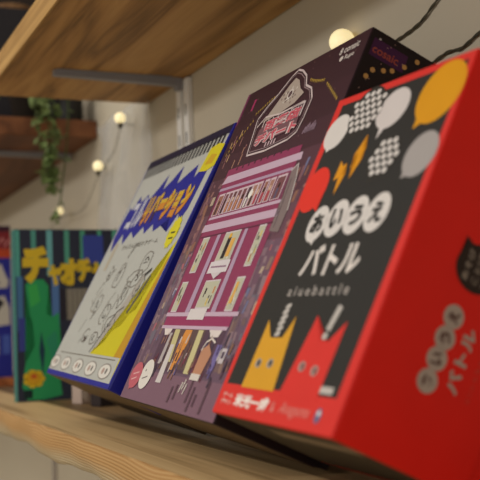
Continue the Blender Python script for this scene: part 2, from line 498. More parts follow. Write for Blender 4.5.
p.poly([(.5, 215), (4.5, 222), (5, 245), (.6, 245)], (118, 44, 88), 2)
rnd = random.Random(3)
# city haze left and right of the store
cols = [(120, 94, 110), (108, 86, 102), (132, 106, 118), (98, 76, 90), (142, 118, 126), (116, 92, 94), (112, 104, 118), (138, 112, 104)]
for side_ in (0, 1):
    for k in range(110):
        x = rnd.uniform(2, 32) if side_ == 0 else rnd.uniform(160, 190)
        y = rnd.uniform(26, 165 if side_ == 0 else 150)
        wdt, hgt = rnd.uniform(2, 7), rnd.uniform(2, 13)
        if side_ == 0 and x + wdt > 34: wdt = 2
        c = rnd.choice(cols)
        if y > 110: c = rnd.choice([(128, 88, 96), (142, 100, 84), (104, 70, 84), (150, 108, 104), (90, 62, 76)])
        if rnd.random() < .07: c = rnd.choice([(170, 160, 172), (180, 160, 140), (110, 112, 146), (170, 100, 110)])
        a = rnd.uniform(-2, 2)
        p.poly([(x, y), (x + wdt, y), (x + wdt + a, min(y + hgt, 243)), (x + a, min(y + hgt, 243))], c, 2 + k * .01)
for k in range(40):
    x, y = rnd.uniform(6, 190), rnd.uniform(170, 243)
    p.oval(x, y, .5, .6, (130, 100, 100), 2.2, n=6)
for k in range(14):
    x, y = rnd.uniform(8, 50), rnd.uniform(168, 205)
    p.rect(x, y, x + 1.4, y + rnd.uniform(3, 9), rnd.choice([(186, 140, 116), (206, 170, 120), (160, 110, 110)]), 2.3)
p.rect(22, 226, 26, 236, (160, 50, 96), 2.4)
p.done('cover_panel', pur, 'purple cover with a night city')
# store building
p = Print(FRT)
MAR = (142, 56, 92); LIT = (196, 170, 190); LT2 = (176, 150, 176); DK = (66, 40, 52)
p.poly([(29, 64), (33, 136), (31, 176), (158, 174), (163, 136), (163, 64)], MAR, 4)
for k in range(9): p.rect(48 + k * 11, 173.2, 50.5 + k * 11, 175.2, DK, 5)
p.poly([(30, 164), (35, 170.2), (164, 168.2), (165.5, 162.8)], LIT, 5)
p.poly([(30, 158.4), (31, 160.6), (158, 158.8), (158, 156.6)], LT2, 5)
p.rect(34, 138.0, 158, 155.6, (118, 62, 88), 5)
for x0, x1 in ((36, 47), (50, 57), (58, 65), (66, 73), (74, 82), (83, 91), (92, 100), (101, 109), (110, 116), (120, 127), (129, 137), (140, 154)):
    p.rect(x0 - .4, 138.2, x1 + .4, 155.4, (206, 182, 192), 6)
    p.rect(x0 + 1, 138.8, x1 - 1, 153.8, rnd.choice([(98, 60, 62), (150, 100, 86), (120, 74, 80), (86, 60, 72), (166, 122, 108)]), 7)
    p.oval((x0 + x1) / 2, 148.0, 1.7, 2.0, rnd.choice([(206, 170, 150), (220, 190, 170), (60, 40, 40)]), 8, n=10)
    p.rect((x0 + x1) / 2 - 1.6, 139, (x0 + x1) / 2 + 1.6, 146, rnd.choice([(60, 44, 52), (190, 130, 96), (170, 60, 80), (90, 84, 110), (214, 206, 200)]), 8)
p.oval(101, 148, 3.2, 3.6, (232, 228, 222), 9, n=12)
p.poly([(33.5, 135.4), (35, 137.4), (161, 137), (161, 134.6)], LIT, 6)
p.poly([(29.5, 126.0), (30.5, 131.8), (164.5, 130.9), (165, 125.4)], LIT, 6)
p.rect(33, 121.2, 162, 122.4, (98, 40, 66), 6)
# columns
for x0, x1, x2, x3 in ((67.8, 76.8, 69, 75.4), (118, 126.4, 118.6, 124)):
    p.poly([(x0, 64), (x1, 64), (x3, 121.2), (x2, 121.2)], LT2, 7)
def window(x0, y0, x1, y1, kind):
    p.rect(x0 - 1, y0 - 1, x1 + 1, y1 + 1, (206, 196, 200), 7)
    p.rect(x0, y0, x1, y1, (188, 186, 164) if kind else (170, 150, 160), 8)
    for k in range(7):
        xx = rnd.uniform(x0, x1 - 2.5); yy = rnd.uniform(y0, y1 - 7)
        p.rect(xx, yy, xx + rnd.uniform(1, 2.5), yy + rnd.uniform(2, 7), rnd.choice([(50, 40, 46), (214, 190, 110), (196, 130, 70), (90, 84, 80), (220, 214, 204), (140, 150, 130)]), 9)
window(42, 95, 53.5, 120, 1); window(144, 95, 153, 120.5, 1)
window(86, 101, 112, 120.6, 1)
p.rect(94, 102, 100, 117, (46, 38, 42), 10); p.oval(97, 118, 2.4, 2.2, (226, 170, 60), 10, n=10); p.rect(101.5, 103, 108, 116, (222, 170, 84), 10)
p.rect(80, 92, 116, 100.4, (214, 206, 210), 10); p.line([(84, 96.5), (112, 96.0)], 1.2, (150, 120, 140), 11)
p.poly([(88, 92.2), (108, 92.0), (98, 87.5)], (206, 196, 200), 10)
window(37, 66, 47.6, 86.6, 1); window(142, 66, 153.2, 86.4, 1); window(86, 68, 112, 86, 1)
p.rect(144, 70, 148, 84, (222, 170, 84), 10)
p.rect(30, 61.8, 167, 64.6, LIT, 8); p.rect(78, 59.4, 110.4, 67.0, (214, 206, 206), 10)
p.rect(33, 55, 160, 61.8, (150, 52, 96), 6)
p.rect(31.5, 52.9, 159, 55.2, LIT, 8)
p.done('store_building_print', pur, 'pink department store facade')
p = Print(FRT)
p.poly([(164, 160), (158, 156.5), (161, 140), (161, 116), (176, 114), (177, 130), (170, 150)], (128, 112, 112), 6)
p.line([(158, 156.5), (165, 160), (170, 150), (177, 128)], 1.1, (196, 188, 186), 7)
p.line([(163, 150), (166, 118)], 1.2, (100, 84, 88), 7)
p.done('drape_print', pur, 'grey hanging drape')
# entrance and shoppers
p = Print(FRT)
p.rect(40, 24, 158, 52.9, (86, 62, 80), 4)
p.rect(62, 26, 124, 52.8, (96, 74, 74), 5)
for x0, x1 in ((39, 57), (130, 152)): p.poly([(x0, 53), (x1, 53), (x1 - 3, 48.6), (x0 + 6, 48.2)], (222, 210, 206), 6)
p.poly([(69, 30), (80, 30), (74, 52.6), (64, 52.6)], (196, 186, 136), 6)
p.poly([(114, 24), (124, 24), (120, 52.6), (111, 52.6)], (200, 190, 142), 6)
p.poly([(85, 25), (91, 25), (100, 44), (99, 52.5), (86, 52.5), (83, 44)], (214, 142, 66), 7)
p.poly([(67, 15.5), (78, 15.5), (74.4, 42), (67, 42)], (206, 198, 196), 7)
p.poly([(55, 28), (62, 28), (61, 50), (56, 50)], (176, 166, 166), 6)
for k in range(60):
    x = rnd.choice([rnd.uniform(44, 66), rnd.uniform(80, 110), rnd.uniform(120, 184)]); y = rnd.uniform(18, 44)
    p.poly([(x, y), (x + rnd.uniform(1.2, 3), y), (x + rnd.uniform(1.5, 3.5), y + rnd.uniform(3, 9)), (x + .6, y + rnd.uniform(3, 9))],
           rnd.choice([(60, 40, 52), (90, 62, 80), (150, 110, 96), (104, 92, 140), (200, 190, 186), (120, 60, 76), (72, 60, 78), (132, 96, 80)]), 8)
p.poly([(131, 24), (146, 24.5), (150, 38), (140, 44), (131, 40)], (186, 134, 106), 9)
p.line([(131, 40), (134, 45), (141, 47.5), (149, 45)], 1.4, (220, 208, 200), 10); p.rect(130, 21, 146, 25, (212, 204, 196), 10)
for x, y in ((120, 12.5), (124, 14.5), (128, 12.0)): p.line([(x, y), (x + 1.5, y + 6)], 1.3, (224, 216, 206), 9)
for x in (104, 112, 136, 143, 150, 165): p.rect(x, rnd.uniform(2, 9), x + 3, rnd.uniform(12, 24), (92, 66, 78), 6)
p.rect(165, 33, 173, 42, (196, 186, 190), 9); p.rect(167, 36, 171, 40, (80, 66, 84), 10)
p.rect(154, 28, 162, 44, (116, 104, 158), 8)
p.done('shoppers_print', pur, 'figures at the store entrance')
p = Print(FRT); p.oval(41.6, 19.4, 12.2, 10.6, (222, 216, 208), 10, n=32); p.line([(36, 16), (46, 18)], .9, (120, 110, 110), 11); p.oval(38, 22, 1, 1, (120, 110, 110), 11, n=8)
p.done('badge', pur, 'white round badge')
p = Print(FRT); p.bubble(18.5, 17.5, 12.4, 9.6, (14, 6.5), (190, 96, 108), 10); p.line([(12, 18), (24, 20)], 1, (222, 170, 170), 11); p.line([(12, 14), (22, 16)], 1, (222, 170, 170), 11)
p.done('badge', pur, 'pinkish red badge')
# logo
p = Print(FRT)
outer = [(58.5, 183), (49.5, 213.4), (60, 222), (72, 229), (86, 239.5), (94, 242.5), (103, 239.5), (114, 233), (121, 224), (133, 219), (141.2, 209.8), (140.8, 196), (138.3, 186.5), (128, 183), (92, 181.2)]
p.line(outer + [outer[0]], 1.5, (206, 190, 190), 6)
inn = [(97 + (a - 97) * .93, 210 + (b - 210) * .92) for a, b in outer]
p.line(inn + [inn[0]], .7, (150, 128, 132), 6)
p.poly([(63, 208), (74, 218), (88, 232), (95, 236), (104, 232), (112, 224), (122, 218.5), (112, 213), (92, 210)], (172, 158, 148), 5)
for k in range(26):
    a = rnd.uniform(0, 6.28); r = rnd.uniform(2, 11)
    x, y = 95 + r * 1.3 * math.cos(a), 221 + r * .8 * math.sin(a)
    p.oval(x, y, 1.0, .9, rnd.choice([(96, 80, 80), (208, 200, 190), (130, 110, 106)]), 6, n=8)
p.oval(97, 223, 4.4, 4.2, (206, 196, 190), 7, n=16); p.oval(97, 223, 2.8, 2.6, (90, 70, 74), 8, n=16)
p.line([(56, 206), (66, 212), (92, 209), (130, 210)], 1.4, (206, 190, 188), 7)
for k in range(5): p.rect(66 + k * 8, 203.5, 67.6 + k * 8, 208.5, (206, 190, 188), 7)
p.rect(112, 199, 133, 210, (204, 190, 190), 7); p.rect(114, 200.5, 131, 208.5, DK, 8)
for k in range(4): p.rect(115.5 + 4 * k, 201, 117.5 + 4 * k, 207.6, (196, 176, 178), 9)
p.poly([(63, 190), (64, 202), (76, 207), (100, 208), (130, 205), (133, 191), (110, 190)], (120, 84, 92), 9)
for (g, x0, y0, x1, y1) in (('百貨店', 72, 198.0, 131, 207.5), ('デパート', 65, 187.8, 134, 197.8)):
    p.text(g, x0, y0, x1, y1, (214, 196, 196), 10, bold=.13)
    p.text(g, x0 + .4, y0 + .4, x1 - .4, y1 - .4, (200, 88, 104), 11, bold=.045)
for k in range(4): p.rect(88 + 5 * k, 184.5, 90.5 + 5 * k, 188, (196, 170, 176), 9)
p.done('title_logo', pur, 'white outlined gable logo with pink lettering')
def flags(pts, name='pennant_string'):
    q = Print(FRT)
    for a, b in pts: q.poly([(a - .8, b + .9), (a + .8, b + 1.3), (a + .6, b - 1.7)], (206, 172, 76), 6)
    q.done(name, pur, 'yellow pennants')
flags([(125.4 + 3.0 * k, 226.8 - .78 * k + .05 * (k - 4) ** 2 - .8) for k in range(9)]); flags([(157.5 + 3.1 * k, 216.0 - 2.0 * k) for k in range(9)])
flags([(40 + 3.2 * k, 220 + .95 * k) for k in range(9)]); flags([(9 + 3.1 * k, 192 + 2.2 * k) for k in range(11)])
p = Print(FRT)
p.text('8 conaic', 158, 235.2, 184, 240.4, (206, 196, 190), 6, bold=.02); p.done('player_lettering', pur, 'small white lettering')
p = Print(FRT)
p.text('● Rupe', 162, 228.6, 181, 233.4, (206, 196, 190), 6, bold=.02); p.done('credit_lettering', pur, 'small white lettering')
p = Print(FRT)
for k in range(7): p.line([(150 + 2.6 * k, 183), (151.5 + 2.4 * k, 187 + (k % 3))], .9, (176, 150, 170), 6)
p.done('sparkle_print', pur)
# side of the purple box
w2 = w_
p = Print(SIDE(w2))
p.rect(.8, .8, 67.5, 244.8, (24, 13, 15), 1)
p.rect(3.4, 229.0, 27.5, 240.0, (60, 22, 60), 2)
p.text('cosaic', 4.6, 231.2, 22.6, 236.0, (146, 66, 52), 4, bold=.015)
rnd2 = random.Random(8)
for a, b in ((9.5, 221.4), (21.1, 227.0), (27.5, 233.0), (34.0, 240.0), (16, 224.4), (7, 216)): p.oval(a, b, 1.7, 1.6, (176, 136, 76), 3, n=10)
for k in range(30): p.oval(rnd2.uniform(2, 60), rnd2.uniform(150, 243), .4, .4, (150, 120, 110), 3, n=6)
p.oval(7, 240.5, .8, .6, (190, 180, 180), 3, n=8)
p.done('side_print', pur, 'black side with a purple maker label')

p = Print(BOTTOM); p.rect(2, 2, 191, 62, (92, 72, 46), 2); p.done('underside_print', pur, 'brown underside')
# ================================================================== WHITE and BLUE box
w_, L_, T_ = 0.2234, 0.2243, 0.083
whi = empty('game_box', frame(-0.94075, -0.18838, 0.04518, 0.4882, -0.0153, -0.0229, 1.02))
tag(whi, 'white and blue game box with comic sketches, left of the purple one', 'box', 'game boxes leaning on the shelf')
BLU = (34, 36, 142)
bm = bmesh.new(); add_box(bm, (0, 0, 0), (w_, T_ - .038, L_), 0.0012); link('lid', bm, ink(30, 32, 128, 0.35), whi)
bm = bmesh.new(); add_box(bm, (0.0012, T_ - 0.040, 0.0012), (w_ - 0.0012, T_, L_ - 0.0012), 0.0008); link('base_tray', bm, ink(70, 56, 40, 0.6), whi)['label'] = 'brown cardboard base'
p = Print(FRT)
X = lambda x, y: x + 0 * y
PAP = (182, 183, 177)
p.rect(.6, .6, 222.8, 223.7, BLU)
p.poly([(1.5, 4.8), (219.0, 4.2), (219.5, 219), (3.0, 219)], PAP, 2)
p.poly([(2, 214.8), (220, 214.8), (220, 223.5), (2, 223.5)], (34, 30, 56), 3)
for k in range(23):
    x = 6 + k * 9.2
    p.poly([(x, 203.5), (x + 5.2, 203.5), (x + 5.4, 217), (x + .2, 217)], (26, 24, 36), 4)
p.line([(18, 22.2), (206, 22.2)], .9, (120, 114, 104), 4)
p.done('cover_panel', whi, 'white cover with a comb of dark marks at its top edge')
p = Print(FRT)
sp = [(6, 140)]
tops = [(8, 158), (12, 172), (22, 168), (32, 182), (44, 174), (58, 181), (68, 174), (84, 184), (98, 196), (101, 180), (118, 188), (134, 199), (138, 181), (152, 186), (176, 194), (180, 181), (194, 190), (208, 192)]
bots = [(207, 172), (205, 150), (196, 138), (186, 148), (176, 132), (166, 146), (150, 140), (134, 136), (124, 144), (108, 136), (96, 144), (78, 134), (62, 142), (48, 130), (34, 142), (18, 124)]
p.poly(sp + tops + bots, BLU, 4)
p.done('splash', whi, 'jagged blue splash')
p = Print(FRT)
p.text('コ', 26, 146, 46, 174, (196, 196, 206), 7, bold=.05, shear=.15); p.text('ル', 48, 146, 71, 177, (196, 196, 206), 7, bold=.05, shear=.15)
p.text('リバーション', 73, 145, 198, 178, (64, 34, 60), 6, bold=.11, shear=.1)
p.text('リバーション', 74, 146, 197, 177, (204, 134, 46), 7, bold=.075, shear=.1)
p.text('リバーション', 75, 156, 197, 177, (208, 172, 54), 8, bold=.05, shear=.1)
p.text('かんたんお絵かきゲーム', 58, 123.5, 164, 128.5, (104, 98, 92), 5)
p.done('title_lettering', whi, 'white and orange Japanese title lettering')
def burst(cx, cy, rx, ry, name='yellow_burst'):
    q = Print(FRT)
    q.poly([(cx + (rx if k % 2 else rx * .84) * math.cos(k * math.pi / 12), cy + (ry if k % 2 else ry * .84) * math.sin(k * math.pi / 12)) for k in range(24)], (214, 204, 40), 8)
    for k in range(0 if cy > 150 else 2): q.rect(cx - rx * .4, cy - 6 + 5 * k, cx + rx * .45, cy - 4.4 + 5 * k, (80, 80, 40), 9)
    q.done(name, whi, 'yellow burst with dark lettering')
q = Print(FRT)
q.poly([(187, 185), (205, 183), (221, 186), (222, 205), (206, 208), (190, 206)], (214, 200, 40), 8)
q.poly([(194, 190), (212, 189), (214, 197), (200, 199)], (206, 166, 44), 9)
q.done('yellow_sticker', whi, 'yellow square sticker')
burst(197, 130, 12.5, 15)
p = Print(FRT)
YL = (204, 192, 30)
p.poly([(124, 24.5), (132, 33), (150, 36), (158, 46), (176, 50), (184, 60), (196, 64), (202, 84), (210, 100), (213, 118), (218.6, 122), (218.6, 5), (216, 24.5)], YL, 4)
p.poly([(198, 24.5), (208, 66), (215, 106), (218.4, 108), (218.6, 24.5)], (190, 144, 34), 5)
p.done('yellow_field', whi, 'yellow area on the white cover')
p = Print(FRT)
SK = (126, 120, 112)
rnd3 = random.Random(5)
def scrib(cx, cy, rx, ry, n, c=SK, wd=1.0):
    a = rnd3.uniform(0, 6.28)
    pts = []
    for k in range(n):
        a += rnd3.uniform(.3, .8)
        pts.append((cx + rx * math.cos(a) * rnd3.uniform(.8, 1.1), cy + ry * math.sin(a) * rnd3.uniform(.8, 1.1)))
    p.line(pts, wd, c, 6)
for cx, cy, rx, ry in ((160, 106, 14, 12), (140, 78, 9, 13), (150, 92, 20, 8), (96, 96, 10, 13), (70, 70, 8, 10), (110, 60, 12, 10), (172, 84, 10, 10), (140, 52, 14, 8), (60, 100, 7, 7), (80, 40, 9, 7), (112, 38, 11, 6)):
    scrib(cx, cy, rx, ry, 12)
    scrib(cx, cy, rx * .4, ry * .4, 6, (96, 92, 88), 1.4)
for _ in range(26):
    x, y = rnd3.uniform(40, 176), rnd3.uniform(30, 116)
    p.line([(x, y), (x + rnd3.uniform(2, 14), y + rnd3.uniform(-9, 14))], rnd3.uniform(.6, 1.4), rnd3.choice([SK, (150, 144, 134), (100, 96, 92)]), 5)
p.poly([(128, 30), (134, 30), (168, 68), (178, 96), (172, 96), (150, 66)], (170, 164, 156), 6)
p.line([(176, 62), (186, 78), (192, 92)], 4, (90, 88, 84), 7); p.line([(176, 94), (186, 98)], 3.4, (60, 58, 58), 7)
p.oval(84, 36, 4, 2.2, (90, 80, 74), 7); p.line([(120, 26), (146, 62), (160, 66)], 1.6, (100, 96, 92), 7)
p.rect(26, 104, 36, 132, (178, 168, 150), 4)
p.done('sketch_print', whi, 'grey comic line drawings')
for cx in (16, 59, 104, 148, 192):
    q = Print(FRT)
    q.oval(cx, 12.5, 17, 6.6, (150, 144, 138), 5); q.oval(cx, 12.5, 15, 5.4, (216, 212, 204), 6)
    q.oval(cx - 4, 12.6, 3.4, 2.6, (176, 150, 140), 7, n=12); q.oval(cx + 5, 12.8, 2.6, 2.4, (120, 116, 112), 7, n=12)
    q.done('face_icon', whi)

p = Print(BOTTOM); p.rect(3, 3, 220, 44, (92, 72, 46), 2); p.done('underside_print', whi, 'brown underside')
# ================================================================== far boxes facing along the shelf
def upright(x, y0, y1, z0, z1, dep, lean, label, col):
    """a box standing upright, its cover facing the near end of the shelf"""
    m = Matrix(((0, -1, 0, x), (1, 0, 0, y0), (0, 0, 1, z0), (0, 0, 0, 1)))
    m = m @ Matrix.Rotation(-lean, 4, 'X')
    r = empty('game_box', m)
    tag(r, label, 'box', 'game boxes leaning on the shelf')
    bm = bmesh.new(); add_box(bm, (0, 0, 0), (y1 - y0, dep, z1 - z0), 0.001); link('lid', bm, ink(*col), r)
    return r
# local: x -> world +y, y -> world -x (depth), z up
g = upright(-1.205, -0.1640, -0.016, 0.0, 0.2075, 0.020, 0.02, 'green and yellow game box standing upright at the far end', (52, 116, 110))
p = Print(FRT)
GW = 148
p.rect(.5, .5, GW - .5, 207, (46, 50, 66), 1)
for x0, x1, c in ((1, 6, (84, 160, 148)), (20, 26, (80, 150, 138)), (39, 46, (108, 172, 176)), (61, 67, (82, 156, 136)), (81, 87, (78, 158, 128)), (103, 108, (82, 168, 136)), (122, 128, (90, 168, 146))):
    p.rect(x0, 150, x1, 206, c, 2)
for x0, x1, c in ((2, 9, (70, 112, 156)), (44, 53, (82, 118, 172))): p.rect(x0, 84, x1, 150, c, 2)
p.rect(84, 165, 110, 200, (58, 72, 156), 2.5); p.rect(3, 60, 16, 100, (58, 66, 140), 3)
p.poly([(62, 96), (92, 96), (92, 134), (62, 134)], (138, 132, 120), 3)
for k in range(5): p.rect(63 + 6 * k, 97, 64.2 + 6 * k, 133, (104, 98, 88), 4)
p.rect(54, 96, 62, 134, (44, 40, 50), 3); p.rect(66, 72, 100, 95, (60, 40, 62), 3); p.rect(72, 74, 90, 84, (166, 116, 96), 4)
p.done('cover_panel', g, 'teal striped cover')
p = Print(FRT)
GR = (44, 150, 92)
p.poly([(12, 140), (20, 146), (34, 146), (40, 138), (41, 112), (37, 104), (44, 100), (52, 106), (54, 60), (50, 40), (54, 6), (34, 2), (12, 2), (6, 18), (10, 44), (22, 66), (20, 96), (13, 110)], GR, 5)
p.poly([(15, 138), (26, 141), (30, 120), (18, 112)], (60, 170, 84), 6)
p.poly([(30, 84), (34, 60), (31, 30), (27, 60)], (32, 62, 78), 6)
p.poly([(36, 74), (48, 84), (50, 64), (44, 40)], (46, 140, 104), 6)
p.rect(8, 4, 18, 14, (20, 44, 44), 7)
p.done('creature_print', g, 'green creature shape')
p = Print(FRT)
for k in range(7):
    a = k * 2 * math.pi / 7
    p.oval(20 + 8 * math.cos(a), 27 + 6.5 * math.sin(a), 5.5, 4.6, (214, 178, 40), 8, n=14)
p.oval(20, 27, 8, 6.5, (212, 160, 36), 9, n=20); p.oval(20, 30, 4, 3, (196, 96, 40), 10, n=12)
p.done('flower_print', g, 'yellow flower')
p = Print(FRT)
YT = (214, 182, 46)
p.text('チ', 9, 141, 41, 187, YT, 6, bold=.08); p.text('ャ', 40, 138, 58, 164, YT, 6, bold=.08)
p.text('オ', 54, 138, 78, 171, YT, 6, bold=.08); p.text('チャオ', 76, 140, 130, 172, YT, 6, bold=.08)
p.done('title_lettering', g, 'yellow Japanese title lettering')

b = upright(-1.60, -0.255, -0.0930, 0.0125, 0.2520, 0.05, 0.02, 'blue game box with a red top band, far left behind the green one', (28, 32, 120))
BW = 162
p = Print(FRT)
p.rect(.5, .5, BW - .5, 239, (36, 40, 134), 1)
p.rect(.5, 188, BW - .5, 239, (120, 36, 42), 2); p.rect(.5, 230, BW - .5, 239, (60, 26, 40), 3)
p.poly([(.5, 188), (BW - .5, 188), (BW - .5, 202), (.5, 206)], (176, 66, 34), 3)
for k in range(5): p.line([(100 + 13 * k, 206), (110 + 13 * k, 220), (118 + 11 * k, 214)], 3, (178, 110, 110), 4)
p.done('cover_panel', b, 'blue cover with red band')
p = Print(FRT)
p.poly([(120, 140), (118, 160), (128, 176), (146, 178), (152, 162), (158, 150), (154, 140)], (184, 178, 168), 5)
p.poly([(118, 78), (118, 122), (150, 128), (158, 108), (158, 82)], (184, 178, 168), 5)
p.oval(140, 116, 9, 7, (40, 36, 44), 6); p.oval(136, 108, 7, 5, (50, 46, 52), 6); p.line([(122, 160), (142, 148)], 4, (60, 60, 110), 6)
p.rect(120, 34, 140, 64, (176, 170, 168), 5); p.rect(146, 36, 158, 66, (70, 90, 170), 5)
p.done('figure_print', b, 'white shapes on the blue cover')
bm = bmesh.new(); add_box(bm, (-1.655, -0.26, 0.0003), (-1.56, -0.085, 0.0122), 0.001)
tag(link('wooden_riser', bm, wood('riser_wood', (116, 62, 30), (158, 90, 48), (176, 108, 60))), 'thin orange brown wooden riser under the blue box', 'riser')

# small items under the leaning white box
r = empty('card_pack', Matrix.Translation((-1.135, -0.098, 0)) @ Matrix.Rotation(0.5, 4, 'Z'))
tag(r, 'small white card pack with an orange mark beneath the white box', 'card pack')
bm = bmesh.new(); add_box(bm, (-.004, -.020, 0.0003), (.012, .018, .024), .0008); link('pack', bm, ink(176, 156, 144), r)
p = Print(lambda a, b_, z: (.012 + z, a, b_)); p.oval(-3, 13, 6, 5, (176, 92, 60), 2, n=14); p.oval(10, 10, 4, 7, (120, 96, 92), 2, n=14); p.poly([(-19, 8), (-12, 3), (-10, 22), (-18, 22)], (214, 200, 190), 2)
p.done('pack_print', r, 'orange and grey print')
r = empty('card_pack', Matrix.Translation((-1.078, -0.078, 0)) @ Matrix.Rotation(0.3, 4, 'Z'))
tag(r, 'small black card pack with a white spot beneath the white box', 'card pack')
bm = bmesh.new(); add_box(bm, (-.010, -.030, 0.0003), (.010, .020, .023), .0008); link('pack', bm, ink(46, 38, 40), r)
p = Print(lambda a, b_, z: (.010 + z, a, b_)); p.oval(-12, 9, 5, 4, (176, 170, 176), 2, n=14); p.oval(6, 12, 4, 3, (150, 110, 110), 2, n=14)
p.done('pack_print', r, 'white spot print')

# ================================================================== far upper things
bm = bmesh.new(); add_box(bm, (-1.99, -0.185, H + .0265), (-1.56, -0.012, H + .234), .004)
r = tag(link('storage_box', bm, ink(34, 32, 38)), 'dark storage box on the reddish board at upper left', 'box')
p = Print(lambda a, b_, z: (-1.56 + z, a, b_)); p.rect(-150, (H + .10) * 1000, -60, (H + .15) * 1000, (52, 52, 56), 2); o = p.done('label_plate', r)
bm = bmesh.new(); add_box(bm, (-1.985, -0.185, H + .2345), (-1.74, -0.012, H + .47), .004)
tag(link('storage_box', bm, ink(44, 34, 30)), 'dark brown storage box stacked on top behind the bowl', 'box')
# tan bowl on it
bm = bmesh.new()
prof = [(0.010, 0.0), (0.017, 0.002), (0.026, 0.007), (0.031, 0.014), (0.033, 0.015), (0.030, 0.014), (0.024, 0.008), (0.014, 0.005), (0.0005, 0.004)]
rings = [[bm.verts.new((rr * math.cos(k * math.pi / 16), rr * math.sin(k * math.pi / 16), z)) for k in range(32)] for rr, z in prof]
for i in range(len(rings) - 1):
    for k in range(32): bm.faces.new((rings[i][k], rings[i][(k + 1) % 32], rings[i + 1][(k + 1) % 32], rings[i + 1][k]))
bm.faces.new(rings[0]); bm.faces.new(rings[-1])
bmesh.ops.recalc_face_normals(bm, faces=bm.faces)
o = link('wooden_bowl', bm, wood('bowl_wood', (150, 108, 72), (186, 142, 100), (206, 164, 120)), smooth=True)
o.location = (-1.62, -0.082, H + .2345)
tag(o, 'small tan wooden bowl on top of the dark storage box', 'bowl')

bm = bmesh.new()
prof = [(0.0005, 0), (0.017, 0), (0.018, 0.002), (0.018, 0.036), (0.014, 0.042), (0.014, 0.046), (0.016, 0.046), (0.016, 0.056), (0.0005, 0.057)]
rings = [[bm.verts.new((rr * math.cos(k * math.pi / 12), rr * math.sin(k * math.pi / 12), z)) for k in range(24)] for rr, z in prof]
for i in range(len(rings) - 1):
    for k in range(24): bm.faces.new((rings[i][k], rings[i][(k + 1) % 24], rings[i + 1][(k + 1) % 24], rings[i + 1][k]))
bmesh.ops.recalc_face_normals(bm, faces=bm.faces)
o = link('lidded_jar', bm, ink(34, 32, 30), smooth=True); o.location = (-1.435, -0.034, H + .0263)
tag(o, 'small black lidded jar at the wall end of the reddish board', 'jar')
# ivy in a pot on the far board
POT = (-1.475, -0.085, H + 0.0263)
iv = empty('potted_ivy', Matrix.Translation(POT)); tag(iv, 'potted ivy trailing down past the end of the reddish shelf board', 'plant')
bm = bmesh.new()
prof = [(0.0005, 0), (0.024, 0), (0.030, 0.040), (0.033, 0.041), (0.033, 0.050), (0.029, 0.050), (0.027, 0.040), (0.0005, 0.038)]
rings = [[bm.verts.new((rr * math.cos(k * math.pi / 12), rr * math.sin(k * math.pi / 12), z)) for k in range(24)] for rr, z in prof]
for i in range(len(rings) - 1):
    for k in range(24): bm.faces.new((rings[i][k], rings[i][(k + 1) % 24], rings[i + 1][(k + 1) % 24], rings[i + 1][k]))
bmesh.ops.recalc_face_normals(bm, faces=bm.faces)
link('pot', bm, ink(48, 44, 40), iv, True)
r4 = random.Random(11)
def leaf(bm, pos, d, up, s):
    d = d.normalized(); sd = d.cross(up)
    if sd.length < 1e-3: sd = d.cross(Vector((1, 0, 0)))
    sd.normalize(); nn = sd.cross(d)
    a = [pos, pos + d * s * .25 + sd * s * .42 + nn * s * .1, pos + d * s * .6 + sd * s * .30 + nn * s * .08, pos + d * s, pos + d * s * .6 - sd * s * .30 + nn * s * .08, pos + d * s * .25 - sd * s * .42 + nn * s * .1]
    mid = pos + d * s * .5 - nn * s * .05
    vs = [bm.verts.new(v) for v in a]; mv = bm.verts.new(mid)
    for k in range(6): bm.faces.new((vs[k], vs[(k + 1) % 6], mv))
def strand(path, n, smin, smax):
    pp = smoothpath(path, 8)
    bm = bmesh.new(); add_tube(bm, pp, 0.0011, 6)
    st = link('stem', bm, ink(70, 84, 44), iv)
    bm = bmesh.new()
    for k in range(n):
        q = pp[int((k + .5) / n * (len(pp) - 1))]
        d = Vector((r4.uniform(-1, 1), r4.uniform(-1, 1), r4.uniform(-1.0, .25)))
        leaf(bm, q, d, Vector((r4.uniform(-.5, .5), r4.uniform(-.5, .5), 1)), r4.uniform(smin, smax))
    link('leaves', bm, M_LEAF, iv)
strand([(0, 0, .04), (.03, -.004, .075), (.07, 0, .055), (.098, .002, 0), (.110, .004, -.05), (.112, -.001, -.085), (.108, .003, -.112)], 90, .012, .022)
strand([(0, .01, .04), (.035, .012, .07), (.075, .014, .05), (.096, .014, -.01), (.104, .010, -.06), (.100, .006, -.09)], 56, .011, .019)
strand([(.0, .004, .04), (.04, .0, .08), (.085, -.012, .06), (.104, -.014, .0), (.112, -.010, -.05)], 40, .011, .018)
strand([(0, .008, .04), (.03, .028, .07), (.080, .036, .04), (.094, .032, -.03), (.088, .026, -.09), (.082, .022, -.125), (.086, .014, -.140), (.084, .020, -.155)], 15, .008, .014)
strand([(0, 0, .04), (.02, -.03, .07), (.03, -.045, .06), (.05, -.06, .03)], 26, .012, .02)

# clear plastic sheet hanging on the wall beyond the upper board
bm = bmesh.new()
NX, NZ = 44, 44
rows = []
for j in range(NZ + 1):
    t = j / NZ; z = H + .01 - t * 0.215
    row = []
    for i in range(NX + 1):
        u = i / NX
        x = -1.39 + u * (0.24 + .02 * math.sin(t * 2.6)) + .008 * math.sin(t * 7 + u * 3)
        y = -0.0075 + .0030 * math.sin(u * 15 + 2.2 * math.sin(t * 4)) + .0018 * math.sin(u * 31 + t * 9) + .0014 * math.sin(t * 17 + u * 9)
        row.append(bm.verts.new((x, y, z)))
    rows.append(row)
for j in range(NZ):
    for i in range(NX): bm.faces.new((rows[j][i], rows[j][i + 1], rows[j + 1][i + 1], rows[j + 1][i]))
o = link('plastic_sheet', bm, M_PLASTIC, smooth=True)
tag(o, 'crumpled clear plastic sheet hanging on the wall left of the steel rail', 'plastic sheet')
sm = o.modifiers.new('t', 'SOLIDIFY'); sm.thickness = 0.0004

